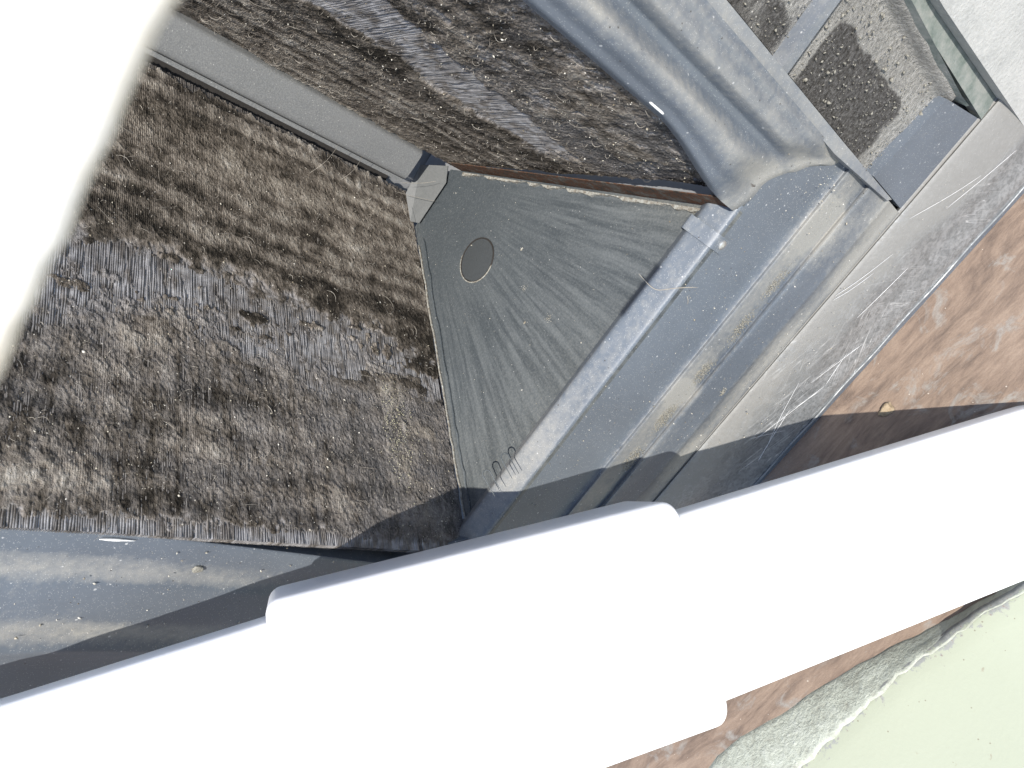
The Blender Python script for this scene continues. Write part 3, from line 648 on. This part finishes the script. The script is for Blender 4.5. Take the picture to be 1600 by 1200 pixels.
clump(1.690, .455, .990, .045, .060, 700); clump(1.700, .300, .990, .035, .045, 420); clump(1.706, .150, .990, .035, .060, 360); clump(1.70, .02, .990, .030, .07, 300); clump(1.70, .60, .990, .05, .05, 380)
clump(1.86, .33, .977, .012, .016, 70)

pts = []; sz = []
for k in range(340):
    u = rng.normal(1.205, .028) ; z = rng.normal(1.30, .075)
    pts.append((u, 1.502 - .49 * z - .006, z - .004)); sz.append(rng.uniform(.0010, .0030))
o = crumbs('seed_dust', pts, sz, M['seed'], c1, .6); o['kind'] = 'stuff'
pts = []; sz = []
for k in range(900):
    x = rng.uniform(.9, 1.78); y = rng.uniform(-.54, -.315); pts.append((x * 1.018, y * 1.018, 1.014)); sz.append(.0012 + rng.exponential(.0016))
o = crumbs('tray_grit', pts, sz, M['sand'], tray, .5); o['kind'] = 'stuff'
th_ = [((2.012, -.151), (1.95, -.03)), ((2.023, -.218), (1.945, -.041)), ((2.285, .055), (2.186, .281)), ((2.255, .027), (2.305, .11)), ((2.102, .203), (2.216, .432)), ((2.30, .299), (2.10, .428)), ((2.10, -.500), (1.97, -.30)), ((2.154, -.605), (2.077, -.382)),
       ((2.239, .142), (2.133, .421)), ((2.169, .285), (2.254, .548)), ((2.136, -.219), (2.107, -.032)), ((2.27, -.10), (2.16, .19)), ((2.20, .06), (2.28, .36))]
gz = lambda x: float(np.interp(x, [1.92, 1.972, 2.03, 2.07, 2.16, 2.21, 2.26, 2.30], [.982, .974, .970, .967, .963, .958, .950, .942]))
th_ = [((a[0], a[1], gz(a[0])), (b[0], b[1], gz(b[0]))) for a, b in th_]
paths = []
for a, b in th_:
    a = np.array(a); b = np.array(b); q = np.linspace(0, 1, 9)[:, None]; p = a + (b - a) * q; p[:, 2] = [gz(v) - .0035 for v in p[:, 0]] ; p[:, 1] += .006 * np.sin(math.pi * q[:, 0] * 1.3); paths.append(p)
o = tubes('cobweb_thread', paths, [.0007] * len(paths), M['thread'], gal, 4); o['kind'] = 'stuff'
# ------------------------------------------------------------------ white plumbing pipe with coupling
R_ = np.array
A_ = R_((.39941, 1.21570, .82870)); B_ = R_((2.20872, -.08894, .51614))
Lp = np.linalg.norm(B_ - A_); ax = (B_ - A_) / Lp
def perp(v): v = v - (v @ ax) * ax; return v / np.linalg.norm(v)
face = perp(perp(R_((-1.42, -.15, -1.))) + perp(-(A_ + .6 * (B_ - A_))))      # broad side of the duct
gdir = np.cross(ax, face); gdir = gdir if gdir[2] < 0 else -gdir
HW, HD = .198, .055                                                             # half width, half thickness
def section(a, c, r, n=8):
    pts = []
    for (sx_, sy_, a0) in ((1, 1, 0), (-1, 1, 90), (-1, -1, 180), (1, -1, 270)):
        for k in range(n + 1):
            t = math.radians(a0 + 90 * k / n); pts.append((sx_ * (a - r) + r * math.cos(t), sy_ * (c - r) + r * math.sin(t)))
    return pts
def duct(name, stations, mat, parent):
    V = []; F = []; m_ = 0
    for (u, a, c, r) in stations:
        off = np.interp(u, [-1.2, 0, .183, .552, 1.0, 1.1], [-.05, 0, .0115, -.012, 0, 0])
        cen = A_ + ax * (u * Lp) - gdir * off + gdir * HW - face * (HD + (.040 if 'sleeve' in name else 0))
        sec = section(a, c, r); m_ = len(sec)
        for (p, q) in sec: V.append(cen + gdir * p + face * q)
    n_ = len(stations)
    for i in range(n_ - 1):
        for k in range(m_): F.append((i * m_ + k, i * m_ + (k + 1) % m_, (i + 1) * m_ + (k + 1) % m_, (i + 1) * m_ + k))
    F.append(tuple(range(m_))[::-1]); F.append(tuple((n_ - 1) * m_ + k for k in range(m_)))
    return fixnormals(mesh_obj(name, V, F, mat, parent, sharp=50))
pipe = bpy.data.objects.new('plastic_duct', None); link(pipe)
pipe['label'] = 'thick white plastic duct with a wider joint sleeve crossing in front of the coil'; pipe['category'] = 'duct'
duct('duct_body', [(u, HW, HD, .022) for u in (-1.2, 0, .10, .187, .30, .42, .545, .7, .85, 1.0, 1.05)], M['pvc'], pipe)
a1, c1_ = HW + .036, HD + .054; e = .030 / Lp
st_ = [(.183 + e * (1 - math.cos(math.radians(15 * k))), a1 - .030 * (1 - math.sin(math.radians(15 * k))), c1_ - .008 * (1 - math.sin(math.radians(15 * k))), .022) for k in range(7)]
en_ = [(.552 - e * (1 - math.cos(math.radians(15 * k))), a1 - .030 * (1 - math.sin(math.radians(15 * k))), c1_ - .008 * (1 - math.sin(math.radians(15 * k))), .022) for k in range(7)][::-1]
duct('joint_sleeve', st_ + [(.30, a1, c1_, .022), (.42, a1, c1_, .022)] + en_, M['pvc'], pipe)

# ------------------------------------------------------------------ white rail near the lens side
rail = None
zb = .115; n = 260; ys = np.linspace(-.012, .13, n)  # thin strip near the camera, kept short so its shadow stays hidden
lump = .0020 * (fbm(ys * 40, ys * 0, 91, 3) - .5) + .0014 * (fbm(ys * 90, ys * 0, 95, 2) - .5)
prf = [(0, 0), (-.0008, -.0020), (-.0035, -.0032), (-.018, -.0032), (-.0205, -.0022), (-.0215, 0), (-.0205, .0030), (-.018, .0042), (-.0035, .0042), (-.0008, .0030)]
V = []; F = []; m_ = len(prf)
for i, y in enumerate(ys):
    for (dx_, dz_) in prf: V.append((.0294 + max(0, .083 - y) / .066 * .0014 + dx_ * .86 + lump[i] * (1 if dx_ > -.01 else .3), y, zb + dz_))
for i in range(n - 1):
    for k in range(m_): F.append((i * m_ + k, i * m_ + (k + 1) % m_, (i + 1) * m_ + (k + 1) % m_, (i + 1) * m_ + k))
F.append(tuple(range(m_))); F.append(tuple((n - 1) * m_ + k for k in range(m_))[::-1])
rail = fixnormals(mesh_obj('white_rail', V, F, M['white'], None, sharp=60))
rail['label'] = 'white rail with an uneven rendered edge close to the camera at the left'; rail['category'] = 'rail'

# ------------------------------------------------------------------ pale green kerb with a mortar fillet
KT = XG - .06
edge = [(2.2, .315), (1.60, .300), (1.25, .292), (1.038, .294), (.854, .301), (.682, .303), (.445, .283), (.235, .255), (-.2, .22), (-1.2, .18)]
ey = np.linspace(2.2, -1.2, 160); ez = np.interp(-ey, [-e[0] for e in edge], [e[1] for e in edge]) + .012 * (fbm(ey * 14, ey * 0, 101, 4) - .5)
rows = []
dep = np.array([0, .0, .012, .03, .07, .14, .3, .7, 1.5, 3.0])
hgt = np.array([XG + .004, KT + .020, KT + .004, KT, KT, KT, KT, KT, KT, KT])
g = np.zeros((len(dep), len(ey), 3)); wr = np.zeros((len(dep), len(ey)))
for i in range(len(dep)):
    g[i, :, 0] = hgt[i]; g[i, :, 1] = ey; g[i, :, 2] = ez - dep[i]
    wr[i] = np.exp(-dep[i] / .035) * .55 + .10 * np.exp(-dep[i] / .12)
kerb = slab('painted_kerb', g, (.002, 0, 0), M['kerb'], None, attrs={'worn': wr}, sharp=45)
kerb['label'] = 'low pale green painted kerb with a worn edge at lower right'; kerb['category'] = 'kerb'
mo = [(2.2, .50), (1.60, .47), (1.314, .457), (1.162, .457), (.984, .417), (.839, .400), (.638, .362), (.433, .311), (.223, .272), (-.2, .235), (-1.2, .20)]
mz = np.interp(-ey, [-e[0] for e in mo], [e[1] for e in mo]) + .028 * (fbm(ey * 9, ey * 0, 111, 5) - .5)
g = np.zeros((9, len(ey), 3))
for i, t in enumerate(np.linspace(0, 1, 9)):
    ed_ = ez - .012 - .020 * fbm(ey * 40, ey * 0, 131, 4)
    zz_ = ed_ + np.maximum(mz - ed_, .03) * t
    g[i, :, 0] = XG + .003 - .0650 * (1 - t) ** 1.0 - .012 * (t < .999) * (.1 + fbm(ey * 22, ey * 0 + t * 6, 121, 4)) * (1 - t ** 3) * min(1, t * 3)
    g[i, :, 1] = ey; g[i, :, 2] = zz_
slab('mortar_fillet', g, (.003, 0, 0), M['mortar'], kerb, sharp=None)

# ------------------------------------------------------------------ small loose things
def lumpy(name, c, r, mat, label, cat, sq=(1, 1, 1), seed=0, parent=None):
    bm = bmesh.new(); bmesh.ops.create_icosphere(bm, subdivisions=3, radius=1)
    rr = np.random.default_rng(seed); ph = rr.uniform(0, 6, 6)
    V = []
    for v in bm.verts:
        p = np.array(v.co); k = 1 + .18 * math.sin(3 * p[0] + ph[0]) + .15 * math.sin(4 * p[1] + ph[1]) + .12 * math.sin(5 * p[2] + ph[2]) + .08 * math.sin(9 * p[0] + 7 * p[1] + ph[3])
        V.append(np.array(c) + p * k * r * np.array(sq))
    F = [tuple(v.index for v in f.verts) for f in bm.faces]; bm.free()
    o = fixnormals(mesh_obj(name, V, F, mat, parent, sharp=None)); o['label'] = label; o['category'] = cat; return o
lumpy('dry_clod', (XG - .006, .122, .804), .020, M['clod'], 'small ochre clod on the brown floor near the galvanised flange', 'clod', (.5, 1.2, .8), 4)
lumpy('foam_sliver', (1.010 * .955, -.1095 * .955, .955), .020, M['foam'], 'thin white sliver lying on the ribbed rail edge above the black corner', 'sliver', (1.0, .10, .14), 5)
lumpy('foam_sliver', (.525 * 1.015, 1.008 * 1.015, 1.014), .026, M['foam'], 'white sliver on the lower pan rail under the matted coil', 'sliver', (1.0, .10, .12), 6)
lumpy('dust_clod', (.700 * 1.02, 1.075 * 1.02, 1.018), .010, M['sand'], 'beige dust clod in the dusty groove of the lower pan rail', 'clod', (1.1, .8, .4), 7)
t = np.linspace(0, 1, 14)
hp = [np.stack([1.30 + .13 * t + .010 * np.sin(7 * t), .165 - .03 * t + .02 * np.sin(4 * t), 1.04 - .05 * t - .004 * np.sin(3 * t)], -1)]
hp += [np.stack([1.425 + .02 * t, .148 + .016 * t, .99 - .004 * np.sin(3 * t)], -1)]
hair = tubes('dry_stalk', hp, [.0011, .0008], M['lint'], None, 5)
hair['label'] = 'fine pale dry stalk hanging over the bright lip below the clip'; hair['category'] = 'stalk'
# cobweb hairs across the apex gap
cw = []
for (a, b) in [((1.02, .40, 1.95), (1.0, .52, 1.98)), ((1.10, .40, 1.95), (1.10, .50, 1.99)), ((1.26, .42, 1.96), (1.345, .36, 1.93)), ((1.25, .45, 1.95), (1.36, .41, 1.90)), ((1.285, .47, 1.94), (1.345, .54, 1.90))]:
    a = R_(a); b = R_(b); cw.append(a + (b - a) * t[:, None] + R_((.01, 0, 0)) * np.sin(math.pi * t)[:, None])
o = tubes('cobweb', cw, [.0006] * len(cw), M['lint'], unit, 3); o['kind'] = 'stuff'
print('objects', len(bpy.data.objects))
